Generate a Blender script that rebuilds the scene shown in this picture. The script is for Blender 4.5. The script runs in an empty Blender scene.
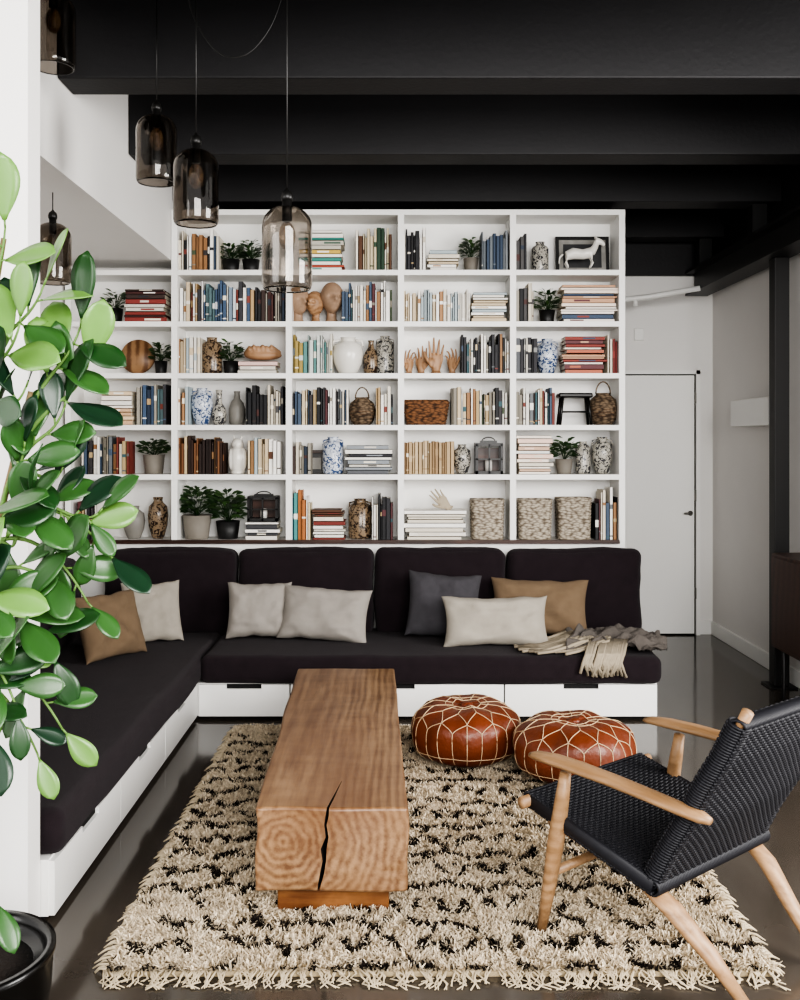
import bpy, math, random
import numpy as np
import bmesh
from mathutils import Vector, Matrix, noise
random.seed(7); np.random.seed(7)
S=bpy.context.scene
C=bpy.context.collection
pi=math.pi

# ------------------------------------------------------------ materials
def lin(h):
    h=h.lstrip('#'); out=[]
    for i in (0,2,4):
        c=int(h[i:i+2],16)/255
        out.append(c/12.92 if c<=.04045 else ((c+.055)/1.055)**2.4)
    return tuple(out)+(1,)
MC={}
def mat(name,col,rough=.6,var=.12,vscale=8,bump=0,bscale=60,metal=0,spec=.5,trans=0,sheen=0,stretch=(1,1,1),coat=0):
    if name in MC: return MC[name]
    m=bpy.data.materials.new(name); m.use_nodes=True
    n=m.node_tree.nodes; l=m.node_tree.links
    b=n['Principled BSDF']
    c=lin(col) if isinstance(col,str) else col
    tc=n.new('ShaderNodeTexCoord'); mp=n.new('ShaderNodeMapping'); mp.inputs['Scale'].default_value=stretch
    l.new(tc.outputs['Object'],mp.inputs['Vector'])
    nz=n.new('ShaderNodeTexNoise'); nz.inputs['Scale'].default_value=vscale; nz.inputs['Detail'].default_value=4
    l.new(mp.outputs[0],nz.inputs['Vector'])
    r=n.new('ShaderNodeMix'); r.data_type='RGBA'
    r.inputs[6].default_value=tuple(max(0,x*(1-var)) for x in c[:3])+(1,)
    r.inputs[7].default_value=tuple(min(1,x*(1+var)) for x in c[:3])+(1,)
    l.new(nz.outputs['Fac'],r.inputs[0]); l.new(r.outputs[2],b.inputs['Base Color'])
    b.inputs['Roughness'].default_value=rough; b.inputs['Metallic'].default_value=metal
    b.inputs['Specular IOR Level'].default_value=spec
    b.inputs['Transmission Weight'].default_value=trans
    b.inputs['Sheen Weight'].default_value=sheen
    b.inputs['Coat Weight'].default_value=coat
    if bump:
        n2=n.new('ShaderNodeTexNoise'); n2.inputs['Scale'].default_value=bscale; n2.inputs['Detail'].default_value=3
        l.new(mp.outputs[0],n2.inputs['Vector'])
        bp=n.new('ShaderNodeBump'); bp.inputs['Strength'].default_value=bump; bp.inputs['Distance'].default_value=.01
        l.new(n2.outputs['Fac'],bp.inputs['Height']); l.new(bp.outputs[0],b.inputs['Normal'])
    MC[name]=m; return m

def wood(name,c1,c2,c3,scale=6,dist=4,axis='Y',loc=(0,0,0),rough=.45,rot=(0,0,0),stretch=(1,1,1),streak=(30,1.2,30),ringw=.5,cross=None):
    m=bpy.data.materials.new(name); m.use_nodes=True
    n=m.node_tree.nodes; l=m.node_tree.links; b=n['Principled BSDF']
    tc=n.new('ShaderNodeTexCoord'); mp=n.new('ShaderNodeMapping')
    mp.inputs['Location'].default_value=loc; mp.inputs['Rotation'].default_value=rot; mp.inputs['Scale'].default_value=stretch
    l.new(tc.outputs['Object'],mp.inputs['Vector'])
    w=n.new('ShaderNodeTexWave'); w.wave_type='RINGS'; w.rings_direction=axis; w.wave_profile='SIN'
    w.inputs['Scale'].default_value=scale; w.inputs['Distortion'].default_value=dist
    w.inputs['Detail'].default_value=4; w.inputs['Detail Scale'].default_value=1.0; w.inputs['Detail Roughness'].default_value=.65
    l.new(mp.outputs[0],w.inputs['Vector'])
    def stretched(sc,det=5):
        ms=n.new('ShaderNodeMapping'); ms.inputs['Scale'].default_value=sc; l.new(tc.outputs['Object'],ms.inputs['Vector'])
        fn=n.new('ShaderNodeTexNoise'); fn.inputs['Scale'].default_value=1; fn.inputs['Detail'].default_value=det; fn.inputs['Roughness'].default_value=.6
        l.new(ms.outputs[0],fn.inputs['Vector']); return fn.outputs['Fac']
    f=stretched(streak)
    if cross:
        g=stretched(cross,3); mm=n.new('ShaderNodeMix'); mm.data_type='FLOAT'; mm.inputs[0].default_value=.45
        l.new(f,mm.inputs[2]); l.new(g,mm.inputs[3]); f=mm.outputs[0]
    mf=n.new('ShaderNodeMix'); mf.data_type='FLOAT'; mf.inputs[0].default_value=ringw
    l.new(f,mf.inputs[2]); l.new(w.outputs['Fac'],mf.inputs[3])
    cr=n.new('ShaderNodeValToRGB'); e=cr.color_ramp.elements
    e[0].position=.34; e[0].color=lin(c2); e[1].position=.64; e[1].color=lin(c1)
    l.new(mf.outputs[0],cr.inputs[0])
    nz=n.new('ShaderNodeTexNoise'); nz.inputs['Scale'].default_value=2.6; nz.inputs['Detail'].default_value=5; nz.inputs['Distortion'].default_value=.8
    l.new(mp.outputs[0],nz.inputs['Vector'])
    cr2=n.new('ShaderNodeValToRGB'); cr2.color_ramp.elements[0].position=.42; cr2.color_ramp.elements[1].position=.74
    l.new(nz.outputs['Fac'],cr2.inputs[0])
    mx=n.new('ShaderNodeMix'); mx.data_type='RGBA'; mx.inputs[7].default_value=lin(c3)
    l.new(cr.outputs[0],mx.inputs[6]); l.new(cr2.outputs[0],mx.inputs[0]); l.new(mx.outputs[2],b.inputs['Base Color'])
    b.inputs['Roughness'].default_value=rough
    bp=n.new('ShaderNodeBump'); bp.inputs['Strength'].default_value=.15; bp.inputs['Distance'].default_value=.003
    l.new(mf.outputs[0],bp.inputs['Height']); l.new(bp.outputs[0],b.inputs['Normal'])
    return m

M_wall=mat('wall_paint','#e6e4e1',.7,.02,3,.05,200)
M_wallr=mat('wall_right_shaded','#dfdcd9',.7,.03,3,.05,200)  # same wall paint, greyer: right wall's shading put into the colour
M_white=mat('white_lacquer','#ebeae7',.45,.015,4)
M_black=mat('black_ceiling_paint','#1b1a1c',.6,.2,5,.15,40)
M_steel=mat('black_steel','#161515',.45,.2,5)
M_sofa=mat('sofa_fabric','#292125',.95,.25,16,.5,420,spec=.2,sheen=.06)
M_gray=mat('pillow_lightgray','#99938c',.95,.1,20,.6,380)
M_cream=mat('pillow_cream','#a29b90',.95,.1,20,.6,380)
M_tan=mat('pillow_tan','#77644f',.95,.14,20,.6,380)
M_dgray=mat('pillow_darkgray','#48464a',.95,.2,30,.7,260)
M_gap=mat('dark_gap','#0c0b0b',.8,.1)
M_blk=mat('black_object','#141312',.4,.2,8)
M_oak=wood('chair_oak','#a58463','#826344','#92704e',scale=3,dist=3,axis='Y',rough=.45,stretch=(3,.6,3),streak=(50,5,50),ringw=.15)
M_walnut=wood('walnut','#4a2c20','#2c1810','#3a2218',scale=4,dist=3,axis='X',rough=.4,streak=(2,40,40),ringw=.3)
M_manne=wood('mannequin_wood','#ab8768','#8a684a','#9b7a5b',scale=3,dist=3,axis='Z',rough=.5,streak=(12,12,2),ringw=.3)
M_tab=wood('table_wood','#a08060','#65462f','#704e35',scale=11,dist=7.0,axis='Y',loc=(.37,0,-.27),rough=.34,stretch=(1,.10,1),streak=(46,2.2,46),ringw=.15,cross=(5,9,5))
M_ped=wood('table_base_wood','#8f623a','#623a1e','#714526',scale=6,dist=3,axis='X',rough=.45,streak=(2,30,30),ringw=.3)
M_crack=mat('crack_dark','#160b06',.9,.3)

def floor_mat():
    m=bpy.data.materials.new('polished_concrete'); m.use_nodes=True
    n=m.node_tree.nodes; l=m.node_tree.links; b=n['Principled BSDF']
    tc=n.new('ShaderNodeTexCoord')
    nz=n.new('ShaderNodeTexNoise'); nz.inputs['Scale'].default_value=1.1; nz.inputs['Detail'].default_value=8; nz.inputs['Roughness'].default_value=.6
    l.new(tc.outputs['Object'],nz.inputs['Vector'])
    cr=n.new('ShaderNodeValToRGB'); e=cr.color_ramp.elements
    e[0].position=.3; e[0].color=lin('#3a352f'); e[1].position=.72; e[1].color=lin('#534b43')
    l.new(nz.outputs['Fac'],cr.inputs[0]); l.new(cr.outputs[0],b.inputs['Base Color'])
    mr=n.new('ShaderNodeMapRange'); mr.inputs[3].default_value=.05; mr.inputs[4].default_value=.18
    l.new(nz.outputs['Fac'],mr.inputs[0]); l.new(mr.outputs[0],b.inputs['Roughness'])
    b.inputs['Specular IOR Level'].default_value=.8
    return m
M_floor=floor_mat()

# ------------------------------------------------------------ mesh builder
class MB:
    def __init__(s): s.v=[]; s.f=[]; s.mi=[]; s.sm=[]; s.mats=[]
    def m(s,mt):
        if mt not in s.mats: s.mats.append(mt)
        return s.mats.index(mt)
    def add(s,vs,fs,mt,smooth=False,M=None):
        o=len(s.v); k=s.m(mt)
        if M is not None: vs=[M@Vector(p) for p in vs]
        s.v.extend([tuple(p) for p in vs])
        for f in fs: s.f.append(tuple(i+o for i in f)); s.mi.append(k); s.sm.append(smooth)
    def box(s,x0,x1,y0,y1,z0,z1,mt,M=None):
        vs=[(x,y,z) for x in(x0,x1) for y in(y0,y1) for z in(z0,z1)]
        s.add(vs,[(0,1,3,2),(4,6,7,5),(0,4,5,1),(2,3,7,6),(0,2,6,4),(1,5,7,3)],mt,False,M)
    def lathe(s,prof,mt,c=(0,0,0),seg=32,M=None,p=2,sx=1,sy=1):
        vs=[];fs=[]
        for r,z in prof:
            for i in range(seg):
                a=2*pi*i/seg; ca,sa=math.cos(a),math.sin(a)
                k=1 if p==2 else (abs(ca)**p+abs(sa)**p)**(-1/p)
                vs.append((c[0]+r*ca*k*sx,c[1]+r*sa*k*sy,c[2]+z))
        for j in range(len(prof)-1):
            for i in range(seg):
                a=j*seg+i;b=j*seg+(i+1)%seg
                fs.append((a,b,b+seg,a+seg))
        if prof[0][0]>1e-5: fs.append(tuple(range(seg))[::-1])
        if prof[-1][0]>1e-5: fs.append(tuple((len(prof)-1)*seg+i for i in range(seg)))
        s.add(vs,fs,mt,True,M)
    def tube(s,pts,rad,mt,seg=8,ref=(0,0,1),M=None):
        pts=[Vector(p) for p in pts]; n=len(pts)
        if not isinstance(rad,(list,tuple)): rad=[rad]*n
        ref=Vector(ref); vs=[];fs=[]
        for i,p in enumerate(pts):
            t=(pts[min(i+1,n-1)]-pts[max(i-1,0)]).normalized()
            sd=t.cross(ref)
            if sd.length<1e-3: sd=t.cross(Vector((1,.1,0)))
            sd.normalize(); up=sd.cross(t)
            r=rad[i]; ra,rb=(r if isinstance(r,(tuple,list)) else (r,r))
            for k in range(seg):
                a=2*pi*k/seg
                vs.append(p+sd*ra*math.cos(a)+up*rb*math.sin(a))
        for i in range(n-1):
            for k in range(seg):
                a=i*seg+k;b=i*seg+(k+1)%seg
                fs.append((a,b,b+seg,a+seg))
        fs.append(tuple(range(seg))[::-1]); fs.append(tuple((n-1)*seg+k for k in range(seg)))
        s.add(vs,fs,mt,True,M)
    def ell(s,c,r,mt,M=None,seg=16):
        prof=[(max(1e-6,math.sin(pi*i/10)),-math.cos(pi*i/10)) for i in range(11)]
        T=Matrix.Translation(c)@Matrix.Diagonal((r[0],r[1],r[2],1))
        s.lathe(prof,mt,seg=seg,M=(M@T if M is not None else T))
    def soft(s,c,h,r,mt,bulge=(0,0,0),n=10,wr=0,ws=4,M=None,seed=0):
        def axis(a):
            L=[-1,-1+r/a*.12,-1+r/a*.4,-1+r/a*.8]
            i0=-1+r/a*1.02
            L+= [i0+(-2*i0)*k/n for k in range(n+1)]
            L+=[1-r/a*.8,1-r/a*.4,1-r/a*.12,1]
            return L
        ax=[axis(q) for q in h]; d={}; vs=[];fs=[]
        def vid(u):
            key=tuple(round(q,4) for q in u)
            if key in d: return d[key]
            p=Vector([u[i]*h[i] for i in range(3)])
            inn=Vector([max(-(h[i]-r),min(h[i]-r,p[i])) for i in range(3)])
            q=p-inn
            q=inn+(q.normalized()*r if q.length>1e-9 else q)
            for i in range(3):
                j,k=(i+1)%3,(i+2)%3
                q[i]+=bulge[i]*u[i]*(1-u[j]**2)*(1-u[k]**2) if bulge[i] else 0
            if wr:
                w=Vector((q.x*ws+seed,q.y*ws,q.z*ws))
                q+=noise.noise_vector(w)*wr+noise.noise_vector(w*3)*wr*.35
            vs.append(Vector(c)+q); d[key]=len(vs)-1
            return d[key]
        for i in range(3):
            j,k=(i+1)%3,(i+2)%3
            for sg in (-1,1):
                for a in range(len(ax[j])-1):
                    for b in range(len(ax[k])-1):
                        q=[]
                        for (aa,bb) in((a,b),(a+1,b),(a+1,b+1),(a,b+1)):
                            u=[0,0,0]; u[i]=sg; u[j]=ax[j][aa]; u[k]=ax[k][bb]; q.append(vid(u))
                        if sg<0: q=q[::-1]
                        fs.append(tuple(q))
        s.add(vs,fs,mt,True,M)
    def pillow(s,w,h,t,mt,M,seed=0):
        n=26; vs=[];fs=[]
        for sd in(1,-1):
            o=len(vs)
            for i in range(n+1):
                for j in range(n+1):
                    u=-1+2*i/n; v=-1+2*j/n
                    u=math.sin(u*pi/2); v=math.sin(v*pi/2)
                    x=w/2*u*(1-.08*(1-v*v)); z=h/2*v*(1-.09*(1-u*u))
                    th=t/2*max(0,(1-u**4))**.55*max(0,(1-v**4))**.55
                    wv=noise.noise(Vector((u*1.7+seed,v*1.7,sd)))*.034+noise.noise(Vector((u*4+seed,v*3,sd*3)))*.014-abs(noise.noise(Vector((u*3+v*2+seed,v*3-u,sd*5))))*.035
                    edge=(1-u**4)*(1-v**4)
                    vs.append((x,-sd*(th+wv*edge),z+.010*noise.noise(Vector((u*3+seed,v*2,7)))))
            for i in range(n):
                for j in range(n):
                    a=o+i*(n+1)+j; q=(a,a+n+1,a+n+2,a+1)
                    fs.append(q if sd==1 else q[::-1])
        s.add(vs,fs,mt,True,M)
    def build(s,name,parent=None,bevel=0,weld=False,remesh=0,loc=None):
        me=bpy.data.meshes.new(name)
        me.from_pydata(s.v,[],s.f)
        for m_ in s.mats: me.materials.append(m_)
        me.polygons.foreach_set('material_index',s.mi); me.polygons.foreach_set('use_smooth',s.sm); me.update()
        ob=bpy.data.objects.new(name,me); C.objects.link(ob)
        if parent: ob.parent=parent
        if weld:
            w=ob.modifiers.new('weld','WELD'); w.merge_threshold=.0003
        if remesh:
            r=ob.modifiers.new('rm','REMESH'); r.mode='VOXEL'; r.voxel_size=remesh; r.use_smooth_shade=True
            q=ob.modifiers.new('sm','SMOOTH'); q.iterations=4; q.factor=.5
        if bevel:
            b=ob.modifiers.new('bv','BEVEL'); b.width=bevel; b.segments=2; b.limit_method='ANGLE'
        return ob
def empty(name,loc=(0,0,0)):
    e=bpy.data.objects.new(name,None); C.objects.link(e); e.location=loc; e.empty_display_size=.1; return e
def boxo(name,x0,x1,y0,y1,z0,z1,mt,parent=None,bevel=0):
    b=MB(); b.box(x0,x1,y0,y1,z0,z1,mt); return b.build(name,parent,bevel)
def T(x,y,z,rx=0,ry=0,rz=0,s=1):
    return Matrix.Translation((x,y,z))@Matrix.Rotation(rz,4,'Z')@Matrix.Rotation(ry,4,'Y')@Matrix.Rotation(rx,4,'X')@Matrix.Scale(s,4)

# ------------------------------------------------------------ room
CE=3.58; SX=-1.495
boxo('floor',-4,4.5,-2.5,8.5,-.1,0,M_floor)
boxo('ceiling',-4,2.75,.6,8.5,CE,CE+.1,M_black)
boxo('wall_left',-2.35,-2.22,3.31,7.1,0,CE,M_wall)
boxo('wall_pier',-2.9,-1.175,3.2,3.31,0,CE,M_wall)
boxo('wall_back',-2.35,1.5,6.97,7.1,0,CE,M_wall)
boxo('wall_hall',1.38,1.5,7.1,8.25,0,CE,M_wall)
boxo('wall_entry',1.38,2.75,8.25,8.4,0,2.95,M_wall)
boxo('trim_header',1.38,2.75,8.2,8.4,2.95,CE,M_black)
boxo('wall_right',2.62,2.75,4.6,8.25,0,2.84,M_wallr)
boxo('trim_wall_upper',2.60,2.75,4.6,8.25,2.84,CE,M_black)
boxo('trim_soffit',-2.22,SX,3.31,6.97,2.80,CE,M_wall)
boxo('trim_abovecase',SX,1.5,6.93,6.97,3.14,CE,M_black)
boxo('baseboard_right',2.6,2.62,4.6,8.25,0,.11,M_white,bevel=.004)
boxo('baseboard_entry',2.5,2.6,8.23,8.25,0,.11,M_white)
for i,yb in enumerate((3.4,4.64,5.82,6.93,8.1)):
    boxo('trim_%d'%(i+1),SX+.001,2.6,yb-.22,yb,3.2,CE,M_black,bevel=.008)
sb=MB()
sb.box(2.38,2.56,3.8,8.2,2.78,2.8,M_steel); sb.box(2.38,2.56,3.8,8.2,2.96,2.98,M_steel); sb.box(2.455,2.485,3.8,8.2,2.8,2.96,M_steel)
for yb in (4.53,5.71,6.82,8.0): sb.box(2.42,2.52,yb-.05,yb+.05,2.98,3.2,M_steel)
sb.build('steel_beam')
pb=MB(); pb.box(2.45,2.545,6.45,6.55,.012,2.78,M_steel); pb.box(2.41,2.585,6.41,6.59,0,.012,M_steel); pb.build('steel_column',bevel=.003)
d=empty('door_1')
boxo('slab',1.62,2.455,8.2,8.245,.012,2.13,M_white,d,.003)
fr=MB()
fr.box(1.585,1.615,8.19,8.249,0,2.17,M_white); fr.box(2.468,2.50,8.19,8.249,0,2.17,M_white); fr.box(1.585,2.50,8.19,8.249,2.14,2.17,M_white)
fr.box(2.455,2.468,8.22,8.249,0,2.14,M_gap); fr.box(1.615,2.468,8.22,8.249,2.13,2.14,M_gap); fr.box(1.615,2.468,8.22,8.249,0,.012,M_gap)
fr.build('frame',d)
mtl=mat('brushed_metal','#8a8883',.3,.05,metal=1)
hb=MB(); hb.tube([(2.42,8.2,1.0),(2.42,8.16,1.0),(2.36,8.16,1.0)],.008,mtl); hb.lathe([(.02,-.006),(.02,.006)],mtl,M=T(2.42,8.194,1.0,rx=pi/2))
for z in(.3,1.1,1.9): hb.box(2.456,2.468,8.185,8.2,z,z+.09,mtl)
hb.build('handle',d)
wl=MB(); wl.box(2.50,2.62,6.7,7.45,1.70,1.89,M_white); wl.box(2.52,2.60,6.72,7.43,1.89,1.895,mat('lamp_diffuser','#f5f2ea',.5,.01)); wl.build('wall_sconce',bevel=.006)
boxo('thermostat',1.97,2.05,8.225,8.25,2.42,2.52,M_white,bevel=.006)
pp=MB(); pp.tube([(1.5,7.9,2.68),(2.0,7.9,2.73),(2.38,7.8,2.785)],.022,M_white,12); pp.lathe([(.04,-.012),(.04,.012)],M_white,M=T(1.512,7.9,2.681,ry=pi/2)); pp.tube([(1.9,7.9,2.72),(1.9,7.9,2.66)],[.014,.02],M_white,8); pp.build('sprinkler_pipe')

sd=MB(); sd.box(2.34,2.59,4.9,6.22,.32,.90,M_walnut)
sd.box(2.332,2.34,4.92,5.55,.34,.88,M_walnut); sd.box(2.332,2.34,5.57,6.2,.34,.88,M_walnut)
for y in(5.0,6.12):
    for x in(2.38,2.57): sd.tube([(x,y,.32),(x,y,0)],[.018,.012],M_steel)
sd.build('sideboard',bevel=.004)

# ------------------------------------------------------------ bookcase
XV=[-2.18,-1.47,-.707,.04,.787,1.533]
ZR=[2.733,2.39,2.045,1.70,1.37,.93]
BF,BB=6.66,6.96
bk=MB(); th=.034
bk.box(XV[1]-.02,XV[5]+.0,BF,BB,3.10,3.135,M_white)
for i,x in enumerate(XV):
    w=.02; zt=3.10 if i>=1 else 2.733
    x0,x1=x-w,x+w
    if i==0: x0,x1=x-.018,x+.02
    if i==5: x0,x1=x-.04,x
    bk.box(x0,x1,BF+.002,BB,.9,zt,M_white)
for k,z in enumerate(ZR):
    for i in range(5):
        a=XV[i]+.02; b=XV[i+1]-(.02 if i<4 else .04)
        bk.box(a,b,BF,BB,z-th,z,M_white)
bk.box(XV[0],XV[5],BF+.002,BB,0,.9,M_white)
bk.box(XV[0],XV[5]-.02,BB-.006,BB,.9,2.733,M_white); bk.box(XV[1],XV[5]-.02,BB-.006,BB,2.733,3.1,M_white)
bk.box(XV[0],1.49,6.625,BF,.912,.936,M_walnut)
bk.build('bookcase')

def X(px,D=6.75): return (px-395)*D/1000
def P(names):
    return [mat('bk_'+h,'#'+h,.6,.06,10) for h in names.split()]
mix=P('e6e2da d8d0c0 2a2a2e 7c3a32 46566a b09a74 efece6 1d1d20 6b6f72 98704c 4a563e c9b89a dedad2 f0eee8 3a3638 3a5c62 5c3034 8a8478')
dark=P('1c1b1e 2b2a2f 3d2d28 4c4a4a 17181c 4e2c28 c8c0b0 2c3848 9a9488')
lite=P('efece6 e2ddd3 d6cebf f3f1ec c9b79a dcd8d0 a8b4b8 a87f5a e0d0b0')
blue=P('465a74 e8e4dc 8090a0 263448 c8cdd0 b49870 e9e7e2 3a3a3e d8d2c4 84443a 5c7478 9a958a')
brown=P('5c3a26 7a5234 3a241a 8d6b48 c4b08c 2a1a14')
warm=P('c49a7c e6d6c8 b86a50 8a3a30 efe6dc 64363a 3a4c64 c2a05c e8e0d8')
tanb=P('b39a78 a58a66 c2ac8c 9a7e5c')
page=mat('book_pages','#e9e2d2',.8,.05,200)
bks=MB()
def vbooks(a,b,r,pal,h0=.19,h1=.27):
    x=X(a);xe=X(b);z=ZR[r]+.001
    c=random.choice(pal)
    while x<xe-.010:
        t=random.uniform(.010,.030); t=min(t,xe-x)
        if random.random()<.75: c=random.choice(pal)
        h=random.uniform(h0,h1); dp=random.uniform(.14,.2); y=6.69+random.uniform(0,.025)
        bks.box(x,x+t-.0012,y,y+.004,z,z+h,c)
        bks.box(x,x+.002,y,y+dp,z,z+h,c); bks.box(x+t-.0032,x+t-.0012,y,y+dp,z,z+h,c)
        bks.box(x+.002,x+t-.0032,y+.004,y+dp-.003,z+.002,z+h-.004,page)
        if random.random()<.5:
            c2=random.choice(pal+[page]); q=random.uniform(.5,.85)*h; hh=random.uniform(.01,.05)
            bks.box(x+.001,x+t-.002,y-.0007,y,z+q-hh,z+q,c2)
        if random.random()<.4:
            q=random.uniform(.05,.2)*h; bks.box(x+.001,x+t-.002,y-.0007,y,z+q,z+q+.008,random.choice(pal+[page]))
        x+=t
def stack(a,b,r,ztop,pal,z0=0):
    x0=X(a);x1=X(b);z=ZR[r]+.001+z0; zt=ZR[r]+z0+ztop
    while z<zt-.01:
        t=min(random.uniform(.014,.034),zt-z); c=random.choice(pal)
        j=random.uniform(0,.1)*(x1-x0); k=random.uniform(0,.12)*(x1-x0); y=6.685+random.uniform(0,.02)
        A,B=x0+j,x1-k; dp=random.uniform(.16,.21)
        bks.box(A,B,y,y+.004,z,z+t-.001,c); bks.box(A,B,y,y+dp,z,z+.002,c); bks.box(A,B,y,y+dp,z+t-.003,z+t-.001,c)
        bks.box(A+.003,B-.003,y+.004,y+dp-.002,z+.002,z+t-.003,page)
        if random.random()<.6:
            q=random.uniform(.1,.5)*(B-A); bks.box(A+q,A+q+random.uniform(.2,.45)*(B-A),y-.0007,y,z+t*.3,z+t*.7,random.choice(pal+[page]))
        z+=t
    return z
vbooks(179,221,0,mix,.2,.28); stack(306,345,0,.27,P('3a8478 e6e2da c8a850 e8e4dc b0503c 566a5c b9b4a8')); vbooks(356,392,0,P('2f4a34 c9bda0 5a3a24 e8e2d4 24402c 8a7450'),.22,.29)
vbooks(403,426,0,dark+mix,.2,.29); stack(427,459,0,.14,lite); vbooks(481,508,0,P('34445a 6b7278 26282c 8a8f94 c8c4bc'),.2,.27); vbooks(515,526,0,dark,.2,.26)
stack(126,169,1,.22,P('4a2826 2b2a2f 883a34 3d2d28 c9c4ba e6e2da'));vbooks(179,192,1,lite); vbooks(192,256,1,blue,.2,.28); vbooks(256,287,1,dark,.18,.26); vbooks(342,393,1,mix,.2,.28); vbooks(403,470,1,lite,.17,.22); stack(470,507,1,.21,lite)
vbooks(515,533,1,dark,.2,.26); stack(559,619,1,.25,warm)
vbooks(178,202,2,lite,.2,.25); stack(238,281,2,.09,P('e8dcd0 d8b8b0 e6e2da c9c4ba')); vbooks(290,333,2,P('9aa8a4 c8cdc8 d8d4c8 5a8884 8a9094 e6e2da a08c50'),.2,.27); vbooks(461,508,2,mix,.19,.27)
vbooks(515,537,2,P('8a8a88 5a5c60 c9c4ba 2b2a2f'),.22,.26); stack(560,606,2,.13,warm,0); stack(563,604,2,.12,warm,.135); vbooks(606,618,2,P('903830 7a2a24 d8d0c0'),.2,.26)
stack(103,136,3,.23,P('d8c0a0 e6e2da c9a888 efe6dc')); vbooks(138,169,3,blue,.22,.28); vbooks(178,191,3,lite); vbooks(247,284,3,dark,.2,.27); vbooks(290,350,3,mix,.2,.26); vbooks(376,393,3,blue,.2,.26)
vbooks(451,507,3,mix,.2,.26); vbooks(515,554,3,dark+mix,.2,.26)
vbooks(84,131,4,mix,.2,.26); vbooks(178,226,4,brown,.2,.26); vbooks(249,282,4,brown+lite,.2,.25); stack(345,394,4,.2,P('5a5c60 c9c4ba 3d3d40 8a8f94 2b2a2f e6e2da')); vbooks(290,312,4,dark,.18,.22)
vbooks(403,454,4,tanb,.21,.225); stack(515,552,4,.27,P('e6c8b8 efe6dc d8d0c0 c8a890 e8dcd0 e0e0dc'))
vbooks(80,100,5,mix,.2,.28);vbooks(289,312,5,P('2f6a78 c9bda0 e6e2da a86a3a 4a8a88 efece6'),.24,.34); stack(312,346,5,.21,P('e6e2da 7a3028 d8d0c0 5c3a26 efece6 c9c4ba')); vbooks(372,393,5,mix,.22,.32)
stack(403,466,5,.2,P('efece6 e2ddd3 d6cebf 9aa09c f3f1ec')); vbooks(594,619,5,mix,.22,.36); stack(246,281,5,.12,P('efece6 d8d4cc 3d3d40'))
bks.build('shelf_books')

cer=mat('white_ceramic','#dad7d0',.25,.04,12); cerg=mat('grey_ceramic','#7d7a74',.5,.1,20)
def pattern_mat(name,c1,c2,scale=28,thr=.52):
    m=bpy.data.materials.new(name); m.use_nodes=True; n=m.node_tree.nodes; l=m.node_tree.links; b=n['Principled BSDF']
    tc=n.new('ShaderNodeTexCoord'); nz=n.new('ShaderNodeTexNoise'); nz.inputs['Scale'].default_value=scale; nz.inputs['Detail'].default_value=2; nz.inputs['Distortion'].default_value=1.5
    cr=n.new('ShaderNodeValToRGB'); cr.color_ramp.elements[0].position=thr; cr.color_ramp.elements[1].position=thr+.05
    cr.color_ramp.elements[0].color=lin(c1); cr.color_ramp.elements[1].color=lin(c2)
    l.new(tc.outputs['Object'],nz.inputs[0]); l.new(nz.outputs[0],cr.inputs[0]); l.new(cr.outputs[0],b.inputs['Base Color']); b.inputs['Roughness'].default_value=.25
    return m
pblue=pattern_mat('blue_white_porcelain','#c4c9d2','#33486e',40,.50); pgray=pattern_mat('grey_patterned_ceramic','#aaa69c','#38383c',42,.50); pbrown=pattern_mat('brown_patterned_ceramic','#83705a','#2c201a',38,.5)
def weave_mat(name,c1,c2,sc=60,p0=.25,p1=.8):
    m=bpy.data.materials.new(name); m.use_nodes=True; n=m.node_tree.nodes; l=m.node_tree.links; b=n['Principled BSDF']
    tc=n.new('ShaderNodeTexCoord')
    v=n.new('ShaderNodeTexVoronoi'); v.inputs['Scale'].default_value=sc; mp=n.new('ShaderNodeMapping'); mp.inputs['Scale'].default_value=(.6,.6,1.3)
    l.new(tc.outputs['Object'],mp.inputs[0]); l.new(mp.outputs[0],v.inputs[0])
    cr=n.new('ShaderNodeValToRGB'); cr.color_ramp.elements[0].position=p0; cr.color_ramp.elements[1].position=p1
    cr.color_ramp.elements[0].color=lin(c1); cr.color_ramp.elements[1].color=lin(c2)
    l.new(v.outputs['Distance'],cr.inputs[0]); l.new(cr.outputs[0],b.inputs['Base Color']); b.inputs['Roughness'].default_value=.85
    bp=n.new('ShaderNodeBump'); bp.inputs['Strength'].default_value=.7; bp.inputs['Distance'].default_value=.006; bp.invert=True
    l.new(v.outputs['Distance'],bp.inputs['Height']); l.new(bp.outputs[0],b.inputs['Normal'])
    return m
wv_c=weave_mat('cream_rope_weave','#b8ae9e','#685d50',62); wv_b=weave_mat('brown_wicker','#80583a','#3a2414',62); wv_t=weave_mat('twine_weave','#7c6a56','#3a2c20')
leafm=[mat('small_leaf_a','#2c4426',.5,.3,20),mat('small_leaf_b','#3f5a30',.5,.3,20)]
soil=mat('soil','#1d140e',.95,.4,60,.8,90)
VP={ 'jar':[(.5,0),(.62,.04),(.9,.3),(1,.55),(.9,.78),(.5,.88),(.42,.92),(.5,1),(.44,1),(.36,.92),(.36,.85)],
 'bottle':[(.75,0),(.9,.03),(1,.2),(1,.5),(.8,.66),(.4,.78),(.34,.94),(.42,1),(.3,1),(.26,.9)],
 'cyl':[(.8,0),(.95,.03),(1,.1),(1,.78),(.8,.86),(.5,.9),(.5,.98),(.56,1),(.4,1),(.4,.92)],
 'gourd':[(.6,0),(.9,.12),(1,.3),(.85,.48),(.45,.62),(.35,.8),(.45,1),(.35,1),(.25,.8)]}
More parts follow.
